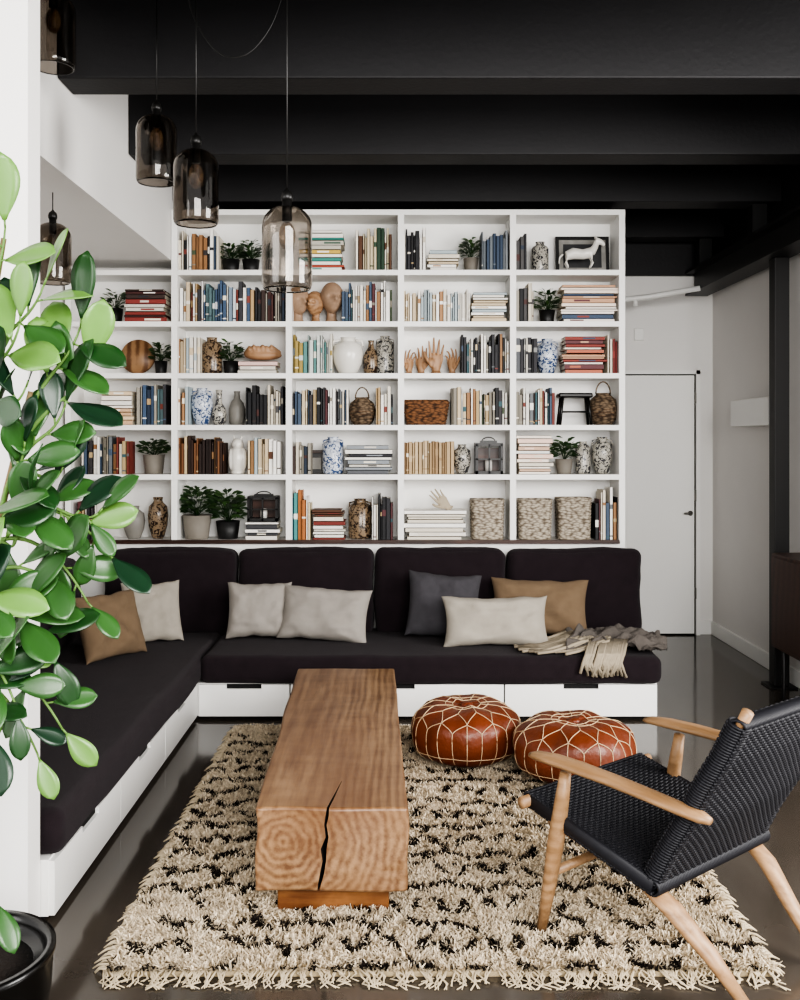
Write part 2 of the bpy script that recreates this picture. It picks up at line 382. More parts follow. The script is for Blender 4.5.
def vase(kind,px,r,wpx,h,mt,lugs=False,y=6.8,z0=0,name='vase'):
    b=MB(); R=wpx*.5*.0068; x=X(px,y)
    b.lathe([(max(a*R,.001),c*h) for a,c in VP[kind]],mt,seg=28)
    if lugs:
        for s in(-1,1): b.tube([(s*R*.45,0,h*.93),(s*R*.9,0,h*.9),(s*R*.95,0,h*.76)],R*.08,mt,6)
    o=b.build(name); o.location=(x,y,ZR[r]+.001+z0); return o
def leafquad(b,p,d,nrm,L,W,mt,curl=.15,ns=6,fold=.12):
    d=Vector(d).normalized(); nrm=Vector(nrm); sd=d.cross(nrm)
    if sd.length<1e-3: sd=d.cross(Vector((1,0,0)))
    sd.normalize(); nn=sd.cross(d).normalized(); vs=[];fs=[]
    for i in range(ns+1):
        t=i/ns
        w=W*.5*(max(0,math.sin(pi*min(1,t**1.4)))**.62) if 0<t<1 else .0012
        if i==0:w=W*.05
        c=Vector(p)+d*L*t-nn*curl*L*t*t
        for k,u in enumerate((-1,-.5,0,.5,1)):
            vs.append(c+sd*w*u+nn*(fold*w*abs(u)))
    for i in range(ns):
        for k in range(4):
            a=i*5+k; fs.append((a,a+1,a+6,a+5))
    b.add(vs,fs,mt,True)
def splant(px,r,wpx,hpot,spread,hleaf,pot,y=6.8,nl=60,name='potted_plant',lsz=.05):
    b=MB(); R=wpx*.5*.0068*.8
    b.lathe([(R*.78,0),(R*.8,.002),(R,hpot),(R*.9,hpot),(R*.88,hpot-.012),(.001,hpot-.012)],pot,seg=24)
    b.lathe([(R*.88,hpot-.014),(R*.5,hpot-.008),(.001,hpot-.006)],soil,seg=16)
    for i in range(nl):
        a=random.uniform(0,2*pi); q=math.sqrt(random.random())*spread; zz=hpot+random.uniform(.1,1)*hleaf*(1-.4*(q/spread)**2)
        p=Vector((q*math.cos(a),q*math.sin(a)*.8,zz))
        dr=Vector((math.cos(a),math.sin(a)*.8,random.uniform(-.1,.9)))
        leafquad(b,p,dr,(random.uniform(-.3,.3),-.5,1),lsz,lsz*.55,random.choice(leafm),.2,4)
        if i%4==0: b.tube([(0,0,hpot-.01),p*.5+Vector((0,0,hpot*.5)),p],.0018,leafm[0],5)
    o=b.build(name); o.location=(X(px,y),y,ZR[r]+.001); return o
potg=mat('grey_pot','#7d776e',.7,.1,20); potb=mat('black_pot_small','#1a1a1a',.5,.1,20)
splant(231,0,22,.09,.06,.11,potb,nl=90); splant(251,0,22,.09,.055,.14,potb,nl=90); splant(471,0,19,.1,.055,.14,potg,nl=80)
splant(547,1,20,.09,.075,.15,potb,nl=90); splant(161,2,16,.09,.045,.13,potb); splant(231,2,20,.09,.055,.14,potb,nl=80); splant(154,4,27,.13,.08,.10,potg,nl=80)
splant(564,4,22,.1,.07,.15,potg,name='potted_succulent',nl=80); splant(197,5,36,.16,.10,.19,potg,nl=150,lsz=.06); splant(228,5,30,.12,.09,.22,potb,nl=140,lsz=.06)
splant(115,1,20,.1,.065,.12,potb)
vase('cyl',540,0,17,.21,pgray); vase('cyl',212,2,20,.25,pbrown); vase('jar',348,2,31,.25,cer,True); vase('bottle',371,2,15,.23,pbrown); vase('cyl',385,2,18,.26,pgray,True)
vase('jar',547,2,23,.24,pblue,True); vase('jar',202,3,22,.25,pblue,True); vase('gourd',219,3,15,.24,pgray); vase('bottle',237,3,16,.23,cerg)
vase('cyl',333,4,21,.25,pblue,True,y=6.77); vase('jar',462,4,18,.2,pgray); vase('cyl',583,4,15,.22,pgray); vase('jar',602,4,21,.25,pgray,True)
vase('jar',134,5,22,.22,cerg); vase('jar',158,5,20,.28,pbrown); vase('cyl',360,5,23,.27,pbrown,True,name='carved_vase')
def wvase(px,r,w,h):
    b=MB(); R=w*.5*.0068
    b.lathe([(R*.6,0),(R*.85,h*.12),(R,h*.38),(R*.85,h*.58),(R*.5,h*.68),(R*.5,h*.72),(R*.42,h*.72),(R*.42,h*.6)],wv_t,seg=28)
    b.tube([(R*.5*math.cos(a),0,h*.7+h*.28*math.sin(a)) for a in [pi*i/10 for i in range(11)]],.005,wv_t,6)
    for k in (1,2,3): b.lathe([(R*(.86+.13*math.sin(k)),h*(.14+.07*k)-.003),(R*1.02-.01*abs(k-3),h*(.14+.07*k)),(R*.8,h*(.14+.07*k)+.003)],wv_b,seg=28)
    o=b.build('woven_vase'); o.location=(X(px),6.78,ZR[r]+.001)
wvase(362,3,27,.26); wvase(604,3,29,.3)
def basket(px,r,w,h,mt,dy=.1,y=6.79,name='woven_basket',p=5,flare=1.0):
    b=MB(); R=w*.5*.0068
    prof=[(R*.9*1,.0),(R*.96,.01)]
    N=int(h/.022)
    for k in range(N):
        z=.01+(h-.02)*(k+.5)/N; f=.94+(.06*flare)*k/N
        prof+=[(R*f*.96,z-.010),(R*f,z)]
    prof+=[(R,h),(R*.9,h),(R*.88,h*.3),(.001,h*.3)]
    b.lathe(prof,mt,seg=48,p=p,sy=dy/R)
    o=b.build(name); o.location=(X(px,y),y,ZR[r]+.001)
basket(426,3,43,.17,wv_b,.09,name='wicker_tray',flare=3)
basket(487,5,34,.27,wv_c); basket(534,5,35,.27,wv_c); basket(573,5,35,.28,wv_c)
def head(px,r,h,rz,mt,y=6.79):
    vs=[];fs=[];NU,NV=44,36
    def g(x,z,cx,cz,sx,sz): return math.exp(-((x-cx)/sx)**2-((z-cz)/sz)**2)
    for j in range(NV+1):
        ph=pi*j/NV
        for i in range(NU):
            th_=2*pi*i/NU; nx,ny,nz_=math.sin(ph)*math.sin(th_),-math.sin(ph)*math.cos(th_),math.cos(ph)
            k=1+.32*min(0,nz_)*abs(nz_)**.3
            x=nx*.37*k; yv=ny*.46*(k if ny>0 else (1+.1*min(0,nz_))); z=nz_*.5
            if ny<0:
                f=-ny
                yv-=f*( .16*g(x,z,0,-.06,.055,.10)+.05*g(x,z,0,-.10,.06,.04)-.11*g(x,z,.14,.02,.08,.05)-.11*g(x,z,-.14,.02,.08,.05)
                       +.03*g(x,z,0,.10,.25,.05)+.05*g(x,z,0,-.235,.09,.03)-.05*g(x,z,0,-.265,.08,.012)+.04*g(x,z,0,-.38,.1,.06))
            e=g(yv,z,.03,-.03,.06,.11)
            x+=(1 if nx>0 else -1)*.05*e*(abs(nx)**2)
            vs.append((x,yv,z+.78))
    for j in range(NV):
        for i in range(NU):
            a=j*NU+i;b_=j*NU+(i+1)%NU; fs.append((a,a+NU,b_+NU,b_))
    b=MB(); b.add(vs,fs,mt,True)
    b.lathe([(.24,0),(.22,.04),(.16,.14),(.15,.3),(.18,.45)],mt,c=(0,.06,0),seg=24)
    o=b.build('mannequin_head'); o.scale=(h/1.28,)*3; o.rotation_euler=(0,0,rz); o.location=(X(px,y),y,ZR[r]+.001)
M_skin2=mat('aged_plaster_head','#9c826c',.6,.2,14)
head(299,1,.25,.5,M_skin2); head(315,1,.22,-.4,M_manne); head(332,1,.28,.3,M_skin2)
def hand(name,px,r,h,rz,mt,flip=1,curl=.2,y=6.79,z0=0,tilt=0):
    b=MB()
    b.tube([(0,0,0),(0,0,.1),(0,0,.22),(0,0,.38),(0,0,.5)],[(.12,.10),(.10,.085),(.13,.07),(.175,.065),(.165,.05)],mt,16,ref=(0,1,0))
    F=[(-.135,.50,.36,.036),(-.047,.53,.42,.038),(.047,.52,.39,.038),(.133,.48,.30,.032)]
    for i,(fx,fz,fl,fr_) in enumerate(F):
        x=fx*flip; a=curl*(.6+.35*i); p=Vector((x*.8,0,fz-.14)); pts=[p.copy()]; rad=[fr_*1.15]
        p=Vector((x,0,fz)); ang=fx*flip*.9; pts.append(p.copy()); rad.append(fr_*1.15); bend=0
        for seg_,kl in enumerate((.42,.32,.26)):
            bend+=a*.7
            dr=Vector((math.sin(ang),-math.sin(bend),math.cos(bend))); p=p+dr*fl*kl; pts.append(p.copy()); rad.append(fr_*(1-.14*(seg_+1)))
        b.tube(pts,rad,mt,10,ref=(0,1,0)); b.ell(pts[-1],(rad[-1],)*3,mt)
    tp=[(-.09*flip,-.02,.20),(-.19*flip,-.06,.33),(-.27*flip,-.10,.45),(-.30*flip,-.13,.56)]
    b.tube(tp,[.06,.05,.042,.034],mt,10,ref=(0,1,0)); b.ell(tp[-1],(.034,)*3,mt)
    b.ell((-.09*flip,-.035,.3),(.08,.05,.12),mt)
    b.lathe([(.13,0),(.14,.01),(.14,.03),(.11,.05)],mt,seg=24)
    o=b.build(name,remesh=.014); o.scale=(h*1.1,h,h); o.rotation_euler=(0,tilt,rz); o.location=(X(px,y),y,ZR[r]+.001+z0)
hand('wooden_hand',409,2,.19,.5,M_manne,1,.5); hand('wooden_hand',421,2,.21,-.2,M_manne,-1,.3,y=6.83); hand('wooden_hand',436,2,.26,.15,M_manne,1,.15); hand('wooden_hand',452,2,.2,-.5,M_manne,-1,.5)
hand('white_hand_sculpture',450,5,.2,.2,mat('plaster','#a89c88',.7,.1),1,.2,z0=.2,tilt=-.75,y=6.76)
def frame(px,r,w,h,y=6.86,name='picture_frame',z0=0):
    b=MB(); W=w*.0068/2; t=.022
    b.box(-W,W,0,.02,0,t,M_blk); b.box(-W,W,0,.02,h-t,h,M_blk); b.box(-W,-W+t,0,.02,t,h-t,M_blk); b.box(W-t,W,0,.02,t,h-t,M_blk)
    b.box(-W+t,W-t,.010,.02,t,h-t,mat('frame_art','#8b8984',.4,.6,14)); b.box(-W+t+.03,W-t-.03,.009,.010,t+.03,h-t-.03,mat('frame_art2','#2f2f31',.4,.6,9))
    o=b.build(name); o.rotation_euler=(-.12,0,0); o.location=(X(px,y),y,ZR[r]+.001+z0)
frame(583,0,54,.27)
an=MB()
an.tube([(-.10,0,.10),(-.05,0,.115),(.02,0,.11),(.08,0,.12)],[.028,.036,.032,.034],cer,12)
an.tube([(.08,0,.12),(.11,0,.16),(.12,0,.19)],[.03,.022,.02],cer,10); an.tube([(.11,0,.195),(.15,0,.185),(.175,0,.165)],[.022,.018,.011],cer,10)
for x,s in((-.09,-.012),(.075,.012)):
    for yy in(-.018,.018):
        an.tube([(x,yy,.1),(x+s,yy,.055),(x-s*.3,yy,.03),(x,yy,.004)],[.016,.010,.008,.009],cer,8)
an.tube([(-.12,0,.11),(-.145,0,.09),(-.15,0,.05)],[.008,.008,.005],cer,6)
for yy in(-.01,.01): an.tube([(.11,yy,.205),(.107,yy,.228)],[.007,.003],cer,6)
o=an.build('horse_figurine',remesh=.005); o.location=(X(580,6.76),6.76,ZR[0]+.001); o.scale=(.95,1.2,1.1)
b=MB(); b.lathe([(.001,-.015),(.115,-.015),(.12,0),(.115,.015),(.001,.015)],wood('disc_wood','#9a7856','#604028','#704e34',scale=5,dist=3,axis='Z',streak=(30,30,3)),seg=40,M=T(0,0,.122,rx=pi/2-.14)); o=b.build('wooden_disc'); o.location=(X(138,6.84),6.84,ZR[2]+.003)
b=MB()
for k in range(6): b.tube([(-.12+.03*k,0,.04),(-.09+.03*k,-.02,.075+.01*(k%2)),(-.03+.03*k,.0,.05)],[.018,.028,.014],M_manne,10)
b.ell((0,0,.035),(.13,.05,.034),M_manne); o=b.build('carved_shell',remesh=.007); o.location=(X(263,6.78),6.78,ZR[2]+.093)
b=MB(); b.ell((0,0,.1),(.055,.045,.1),cer); b.ell((0,-.01,.2),(.042,.04,.04),cer)
for s in(-1,1): b.tube([(s*.02,0,.225),(s*.03,0,.262)],[.014,.003],cer); b.ell((s*.045,.0,.1),(.02,.035,.075),cer)
b.tube([(0,-.045,.2),(0,-.058,.19)],[.008,.002],cer); b.lathe([(.045,0),(.05,.01),(.04,.03)],cer); o=b.build('owl_figurine',remesh=.005); o.location=(X(237),6.78,ZR[4]+.001)
def lantern(px,r,w,h,z0=0,name='lantern'):
    b=MB(); W=w*.0068/2; D_=.07; t=.016
    for sx in(-1,1):
        for sy in(-1,1): b.box(sx*W-t*(sx>0),sx*W+t*(sx<0),sy*D_-t*(sy>0),sy*D_+t*(sy<0),0,h*.8,M_blk)
    b.box(-W,W,-D_,D_,0,.02,M_blk); b.box(-W,W,-D_,D_,h*.76,h*.84,M_blk); b.box(-W*.6,W*.6,-D_*.6,D_*.6,h*.84,h*.9,M_blk)
    b.box(-.006,.006,-D_,-D_+.01,0,h*.8,M_blk); b.box(-W,W,-D_,-D_+.01,h*.38,h*.42,M_blk); b.box(-W*.8,W*.8,D_-.02,D_-.01,.02,h*.7,M_walnut)
    b.tube([(W*.5*math.cos(a),0,h*.87+h*.12*math.sin(a)) for a in [pi*i/8 for i in range(9)]],.004,M_blk,6)
    b.lathe([(.025,.015),(.025,h*.4),(.001,h*.42)],cer,seg=16)
    o=b.build(name); o.location=(X(px),6.79,ZR[r]+.001+z0)
lantern(489,4,27,.25); lantern(263,5,30,.2,z0=.122)
b=MB(); b.soft((0,0,.20),(.115,.07,.016),.012,M_blk,n=3)
for sx in(-1,1):
    for sy in(-1,1): b.tube([(sx*.085,sy*.045,.19),(sx*.105,sy*.055,0)],.010,M_blk)
    b.tube([(sx*.095,-.05,.09),(sx*.095,.05,.09)],.006,M_blk)
b.tube([(-.095,0,.09),(.095,0,.09)],.006,M_blk); o=b.build('miniature_stool'); o.location=(X(575),6.78,ZR[3]+.001)
b=MB(); b.box(-.05,.05,-.05,.05,0,.14,M_blk); b.box(-.055,.055,-.055,.055,.14,.16,M_walnut); b.box(-.03,.03,-.054,-.05,.03,.11,cerg); o=b.build('wooden_box',bevel=.003); o.location=(X(318,6.83)-.005,6.85,ZR[4]+.001)

# ------------------------------------------------------------ sofa
so=empty('sectional_sofa')
pl=MB()
fx0=-1.13; Y0=3.315
pl.box(fx0-.03,1.47,5.75,6.62,0,.02,M_gap)  # toe shadow under the platform put into near-black slabs, both wings
pl.box(fx0-.02,1.50,5.73,6.62,.02,.208,M_white)
pl.box(-2.195,fx0-.02,Y0,6.62,.02,.208,M_white); pl.box(-2.19,fx0-.04,Y0+.01,6.6,0,.02,M_gap)
xs=[-1.125,-.60,.625,1.50]
for a,b_ in zip(xs[:-1],xs[1:]):
    cx=(a+b_)/2
    for (q0,q1,z0,z1) in ((a+.004,b_-.004,.022,.178),(a+.004,cx-.1,.178,.203),(cx+.1,b_-.004,.178,.203)):
        pl.box(q0,q1,5.71,5.73,z0,z1,M_white)
    pl.box(cx-.1,cx+.1,5.724,5.7305,.178,.203,M_gap)
    pl.box(b_-.004,b_+.004,5.727,5.7305,.022,.203,M_gap) if b_<1.4 else None
ys=[Y0,4.12,4.92,5.705]
for a,b_ in zip(ys[:-1],ys[1:]):
    cy=(a+b_)/2
    for (q0,q1,z0,z1) in ((a+.004,b_-.004,.022,.178),(a+.004,cy-.1,.178,.203),(cy+.1,b_-.004,.178,.203)):
        pl.box(fx0-.02,fx0,q0,q1,z0,z1,M_white)
    pl.box(fx0-.021,fx0-.014,cy-.1,cy+.1,.178,.203,M_gap)
    pl.box(fx0-.021,fx0-.017,b_-.004,b_+.004,.022,.203,M_gap) if b_<5.7 else None
pl.build('platform',so)
cu=MB()
def sb_(x0,x1,y0,y1,z0,z1,r,bulge=(0,0,0),wr=.004,ws=3,n=14,seed=0,M=None):
    cu.soft(((x0+x1)/2,(y0+y1)/2,(z0+z1)/2),((x1-x0)/2,(y1-y0)/2,(z1-z0)/2),r,M_sofa,bulge,n,wr,ws,M,seed)
sb_(-2.18,-1.105,Y0+.01,6.60,.208,.368,.045,(0,0,.012),.008,2.5,30,1)
sb_(-1.11,1.525,5.675,6.60,.208,.368,.045,(0,0,.012),.008,2.5,30,2)
cu.build('seat_cushion',so); cu=MB()
xb=[-1.88,-1.015,-.135,.725,1.59]
for i in range(4):
    M=T((xb[i]+xb[i+1])/2,6.47,.35,rx=-.07)
    w=(xb[i+1]-xb[i])/2-.004
    cu.soft((0,0,.265),(w,.08,.275),.05,M_sofa,(0,.04,.014),20,.014,4,M,i*7)
for i,(a,c_) in enumerate(((3.42,4.4),(4.41,5.4),(5.41,6.3))):
    M=T(-2.03,(a+c_)/2,.355,ry=-.07)
    cu.soft((0,0,.25),(.08,(c_-a)/2-.004,.26),.05,M_sofa,(.035,0,.01),14,.008,4,M,i*5+40)
cu.build('back_cushion',so)
def pil(name,x,y,z,w,h,t,mt,rx=-.3,rz=0,ry=0,seed=0):
    b=MB(); b.pillow(w,h,t,mt,Matrix.Identity(4),seed); o=b.build(name,weld=True)
    o.rotation_euler=(rx,ry,rz); o.location=(x,y,z); return o
pil('throw_pillow',-.84,6.18,.55,.40,.35,.17,M_gray,-.35,.05,0,1)
pil('throw_pillow',-.43,6.12,.535,.56,.34,.18,M_gray,-.38,-.12,.06,2)
pil('throw_pillow',.30,6.20,.575,.46,.41,.18,M_dgray,-.32,.0,.08,3)
pil('lumbar_pillow',.60,5.96,.52,.64,.30,.16,M_cream,-.30,.05,0,4)
pil('throw_pillow',.90,6.23,.56,.61,.36,.15,M_tan,-.35,-.1,.02,5)
pil('throw_pillow',-1.60,5.62,.56,.42,.38,.15,M_tan,-.35,.95,0,6)
pil('throw_pillow',-1.48,6.10,.55,.36,.38,.14,M_cream,-.33,.45,0,8)

thr=MB(); M_thr=mat('knit_throw','#5e5853',.95,.35,25,.9,150); M_fr=mat('throw_fringe','#998e7c',.95,.15,40)
vs=[];fs=[];nx,ny=80,56
for i in range(nx+1):
    for j in range(ny+1):
        u=i/nx;v=j/ny
        x=.98+.56*u+.05*math.sin(v*3); y=5.72+.42*v+.06*math.sin(u*4)
        f=abs(noise.noise(Vector((u*2.6+v*2.5,v*7-u*4,3))))
        z=.392+.13*f+.05*math.sin(pi*u)*math.sin(pi*v)+.014*noise.noise(Vector((u*14,v*10,1)))
        vs.append((x,y,z))
for i in range(nx):
    for j in range(ny):
        a=i*(ny+1)+j; fs.append((a,a+ny+1,a+ny+2,a+1))
thr.add(vs,fs,M_thr,True)
for k in range(90):
    u=random.random(); x0=.90+.25*random.random(); y0=5.74+.3*u
    pts=[(x0+.12,y0+.02,.44),(x0+.04,y0,.415),(x0-.06,y0-.03,.392),(x0-.13-random.random()*.08,y0-.03+random.uniform(-.07,.07),.388)]
    thr.tube(pts,.0045,M_fr,5)
for k in range(44):
    x0=1.06+.24*random.random()
    pts=[(x0+.05,5.80,.44),(x0+.02,5.72,.41),(x0,5.665,.385),(x0-.02,5.65,.34),(x0-.02+random.uniform(-.03,.03),5.65,.26+random.uniform(0,.05))]
    thr.tube(pts,.0045,M_fr,5)
o=thr.build('throw_blanket')
sm=o.modifiers.new('sol','SOLIDIFY'); sm.thickness=.006

# ------------------------------------------------------------ coffee table
ct=empty('coffee_table')
tb=MB(); nx,ny,nz=12,40,8
def tp_(u,v,w):
    y=3.3+2.02*v
    xl=-.462-.055*v+.012*noise.noise(Vector((v*4,w*2,0))); xr=.043-.045*v+.014*noise.noise(Vector((v*3,w*2,9)))
    x=xl+(xr-xl)*u; z=.108+.278*w
    z+=.005*noise.noise(Vector((u*2,v*5,w*3)))
    if v==0: y+=.006*noise.noise(Vector((u*3,w*3,5)))
    return (x,y,z)
d={};vs=[];fs=[]
def vid(i,j,k):
    if (i,j,k) not in d: d[(i,j,k)]=len(vs); vs.append(tp_(i/nx,j/ny,k/nz))
    return d[(i,j,k)]
for i in range(nx):
    for j in range(ny):
        fs.append((vid(i,j,nz),vid(i+1,j,nz),vid(i+1,j+1,nz),vid(i,j+1,nz))); fs.append((vid(i,j,0),vid(i,j+1,0),vid(i+1,j+1,0),vid(i+1,j,0)))
for i in range(nx):
    for k in range(nz):
        fs.append((vid(i,0,k),vid(i+1,0,k),vid(i+1,0,k+1),vid(i,0,k+1))); fs.append((vid(i,ny,k),vid(i,ny,k+1),vid(i+1,ny,k+1),vid(i+1,ny,k)))
for j in range(ny):
    for k in range(nz):
        fs.append((vid(0,j,k),vid(0,j,k+1),vid(0,j+1,k+1),vid(0,j+1,k))); fs.append((vid(nx,j,k),vid(nx,j+1,k),vid(nx,j+1,k+1),vid(nx,j,k+1)))
tb.add(vs,fs,M_tab,False)
tbo=tb.build('log_slab',ct)
bv=tbo.modifiers.new('bv','BEVEL'); bv.width=.010; bv.segments=3; bv.limit_method='ANGLE'; bv.angle_limit=1.0
ck=MB(); pts=[(-.222,.40,.0035),(-.226,.36,.0055),(-.232,.33,.004),(-.226,.29,.005),(-.238,.25,.010),(-.236,.21,.006),(-.243,.17,.007),(-.252,.13,.005),(-.256,.10,.004)]
vs=[];fs=[];n=len(pts)
for (x,z,w) in pts:
    for (yy,k) in((3.28,1.0),(3.38,.8),(3.56,.1)):
        sh=.012*(yy-3.28)/.1
        vs.append((x-w*k+sh,yy,z)); vs.append((x+w*k+sh,yy,z))
for i in range(n-1):
    a=i*6;b_=a+6
    fs+=[(a,a+1,b_+1,b_)[::-1],(a+4,a+5,b_+5,b_+4),(a,a+2,b_+2,b_),(a+2,a+4,b_+4,b_+2),(a+1,b_+1,b_+3,a+3),(a+3,b_+3,b_+5,a+5)]
for a,rv in((0,0),((n-1)*6,1)):
    for q in((a,a+1,a+3,a+2),(a+2,a+3,a+5,a+4)): fs.append(q if not rv else q[::-1])
ck.add(vs,fs,M_crack)
cko=ck.build('cutter')
bm=bmesh.new(); bm.from_mesh(cko.data); bmesh.ops.recalc_face_normals(bm,faces=bm.faces); bm.to_mesh(cko.data); bm.free()
bo=tbo.modifiers.new('bool','BOOLEAN'); bo.operation='DIFFERENCE'; bo.object=cko; bo.solver='EXACT'; bo.material_mode='TRANSFER'
dg=bpy.context.evaluated_depsgraph_get(); me2=bpy.data.meshes.new_from_object(tbo.evaluated_get(dg),preserve_all_data_layers=True,depsgraph=dg)
tbo.modifiers.clear(); tbo.data=me2
bpy.data.objects.remove(cko)
bp_=MB(); bp_.box(-.395,-.02,3.36,5.18,.018,.112,M_ped); bp_.build('pedestal',ct,bevel=.006)

# ------------------------------------------------------------ rug
def rug():
    x0,x1,y0,y1=-.87,1.13,2.98,5.52
    N=170000
    px=np.random.uniform(x0,x1,N); py=np.random.uniform(y0,y1,N)
    px+=.012*np.sin(py*9)
    dark=np.zeros(N,bool)
    cw,ch=.165,.19
    gx=int((x1-x0)/cw)+3; gy=int((y1-y0)/ch)+5
    def stroke(cx,cy,an,L,W):
        dx=px-cx; dy=py-cy; t=dx*math.cos(an)+dy*math.sin(an); n_=-dx*math.sin(an)+dy*math.cos(an)+.012*np.sin(t*60+cx*40)
        return (np.abs(t)<L)&(np.abs(n_)<W*(1.1-.85*(t/L)**2))
    for i in range(-1,gx):
        for j in range(-1,gy):
            bx=x0+i*cw+(cw/2 if j%2 else 0); by=y0+j*ch*.72
            for sgn in(-1,1):
                if random.random()<.13: continue
                cx=bx+sgn*cw*.25+random.uniform(-.022,.022); cy=by+random.uniform(-.022,.022)
                an=sgn*math.atan2(ch*.72,cw*.5)*random.uniform(.5,1.05)
                dark|=stroke(cx,cy,an,random.uniform(.040,.072),random.uniform(.012,.020))
            if random.random()<.3: dark|=stroke(bx+random.uniform(-.05,.05),by+random.uniform(-.05,.05),random.uniform(0,pi),.026,.012)
    dark&=np.random.rand(N)<.92
    L=np.random.uniform(.020,.034,N)
    ang=np.random.uniform(0,2*pi,N); lean=np.random.uniform(.2,.95,N)
    fl=np.sin(px*7+py*3)*.5; ang=np.where(np.random.rand(N)<.5,ang,-pi/2+fl)
    dx=np.cos(ang)*np.sin(lean); dy=np.sin(ang)*np.sin(lean); dz=np.cos(lean)
    wa=np.random.uniform(0,2*pi,N); w=np.random.uniform(.0020,.0034,N); wx=np.cos(wa)*w; wy=np.sin(wa)*w
    z0=.014; hgt=.005*np.sin(px*11)*np.sin(py*9)
    V=np.zeros((N,6,3))
    for k,(t,ww) in enumerate(((0,1),(.55,1.0),(1,.5))):
        cx=px+dx*L*t*(.6+.5*t); cy=py+dy*L*t*(.6+.5*t); cz=z0+hgt*t+dz*L*t*(1-.25*t)+.002
        V[:,2*k,0]=cx-wx*ww;V[:,2*k,1]=cy-wy*ww;V[:,2*k,2]=cz
        V[:,2*k+1,0]=cx+wx*ww;V[:,2*k+1,1]=cy+wy*ww;V[:,2*k+1,2]=cz
    base=np.arange(N)[:,None]*6
    F=np.concatenate([base+np.array([0,1,3,2]),base+np.array([2,3,5,4])],1).reshape(-1,4)
    me=bpy.data.meshes.new('pile'); me.vertices.add(N*6); me.vertices.foreach_set('co',V.reshape(-1))
    me.loops.add(F.size); me.loops.foreach_set('vertex_index',F.reshape(-1).astype(np.int32))
    me.polygons.add(len(F)); me.polygons.foreach_set('loop_start',np.arange(len(F),dtype=np.int32)*4)
    me.polygons.foreach_set('loop_total',np.full(len(F),4,dtype=np.int32))
    me.update(calc_edges=True)
    ca=me.color_attributes.new('Col','FLOAT_COLOR','POINT')
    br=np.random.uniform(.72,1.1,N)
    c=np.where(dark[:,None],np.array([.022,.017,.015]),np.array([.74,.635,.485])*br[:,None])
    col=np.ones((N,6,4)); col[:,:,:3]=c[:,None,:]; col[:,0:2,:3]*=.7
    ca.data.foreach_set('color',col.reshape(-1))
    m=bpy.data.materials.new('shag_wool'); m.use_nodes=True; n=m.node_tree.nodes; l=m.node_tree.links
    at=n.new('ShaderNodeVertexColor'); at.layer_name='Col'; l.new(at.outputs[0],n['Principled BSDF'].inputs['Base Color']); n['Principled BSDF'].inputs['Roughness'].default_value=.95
    n['Principled BSDF'].inputs['Specular IOR Level'].default_value=.1
    me.materials.append(m)
    R=empty('shag_rug'); ob=bpy.data.objects.new('pile',me); C.objects.link(ob); ob.parent=R
    b=MB(); mb_=mat('rug_backing','#a8977a',.95,.3,60,.5,100); b.box(x0,x1,y0,y1,.001,.016,mb_); b.build('backing',R)
    b=MB(); mf=mat('rug_fringe','#bdae94',.95,.15,60)
    for (yy,s) in((y0,-1),(y1,1)):
        k=x0
        while k<x1:
            Lf=random.uniform(.03,.08); a=random.uniform(-.9,.9)
            for q in range(2):
                e=random.uniform(-.012,.012)
                b.tube([(k,yy-s*.01,.022),(k+a*.03+e,yy+s*Lf*.4,.016),(k+a*Lf*.5-e,yy+s*Lf*.7,.008),(k+a*Lf+e*2,yy+s*Lf,.004)],[.0032,.0028,.0024,.0018],mf,5)
            k+=random.uniform(.006,.016)
    for xx,s in((x0,-1),(x1,1)):
        k=y0
        while k<y1:
            Lf=random.uniform(.02,.05); a=random.uniform(-.5,.5)
            b.tube([(xx-s*.01,k,.025),(xx+s*Lf*.5,k+a*.03,.02),(xx+s*Lf,k+a*Lf,.006)],[.004,.004,.002],mf,5); k+=random.uniform(.010,.022)
    b.build('fringe',R)
rug()

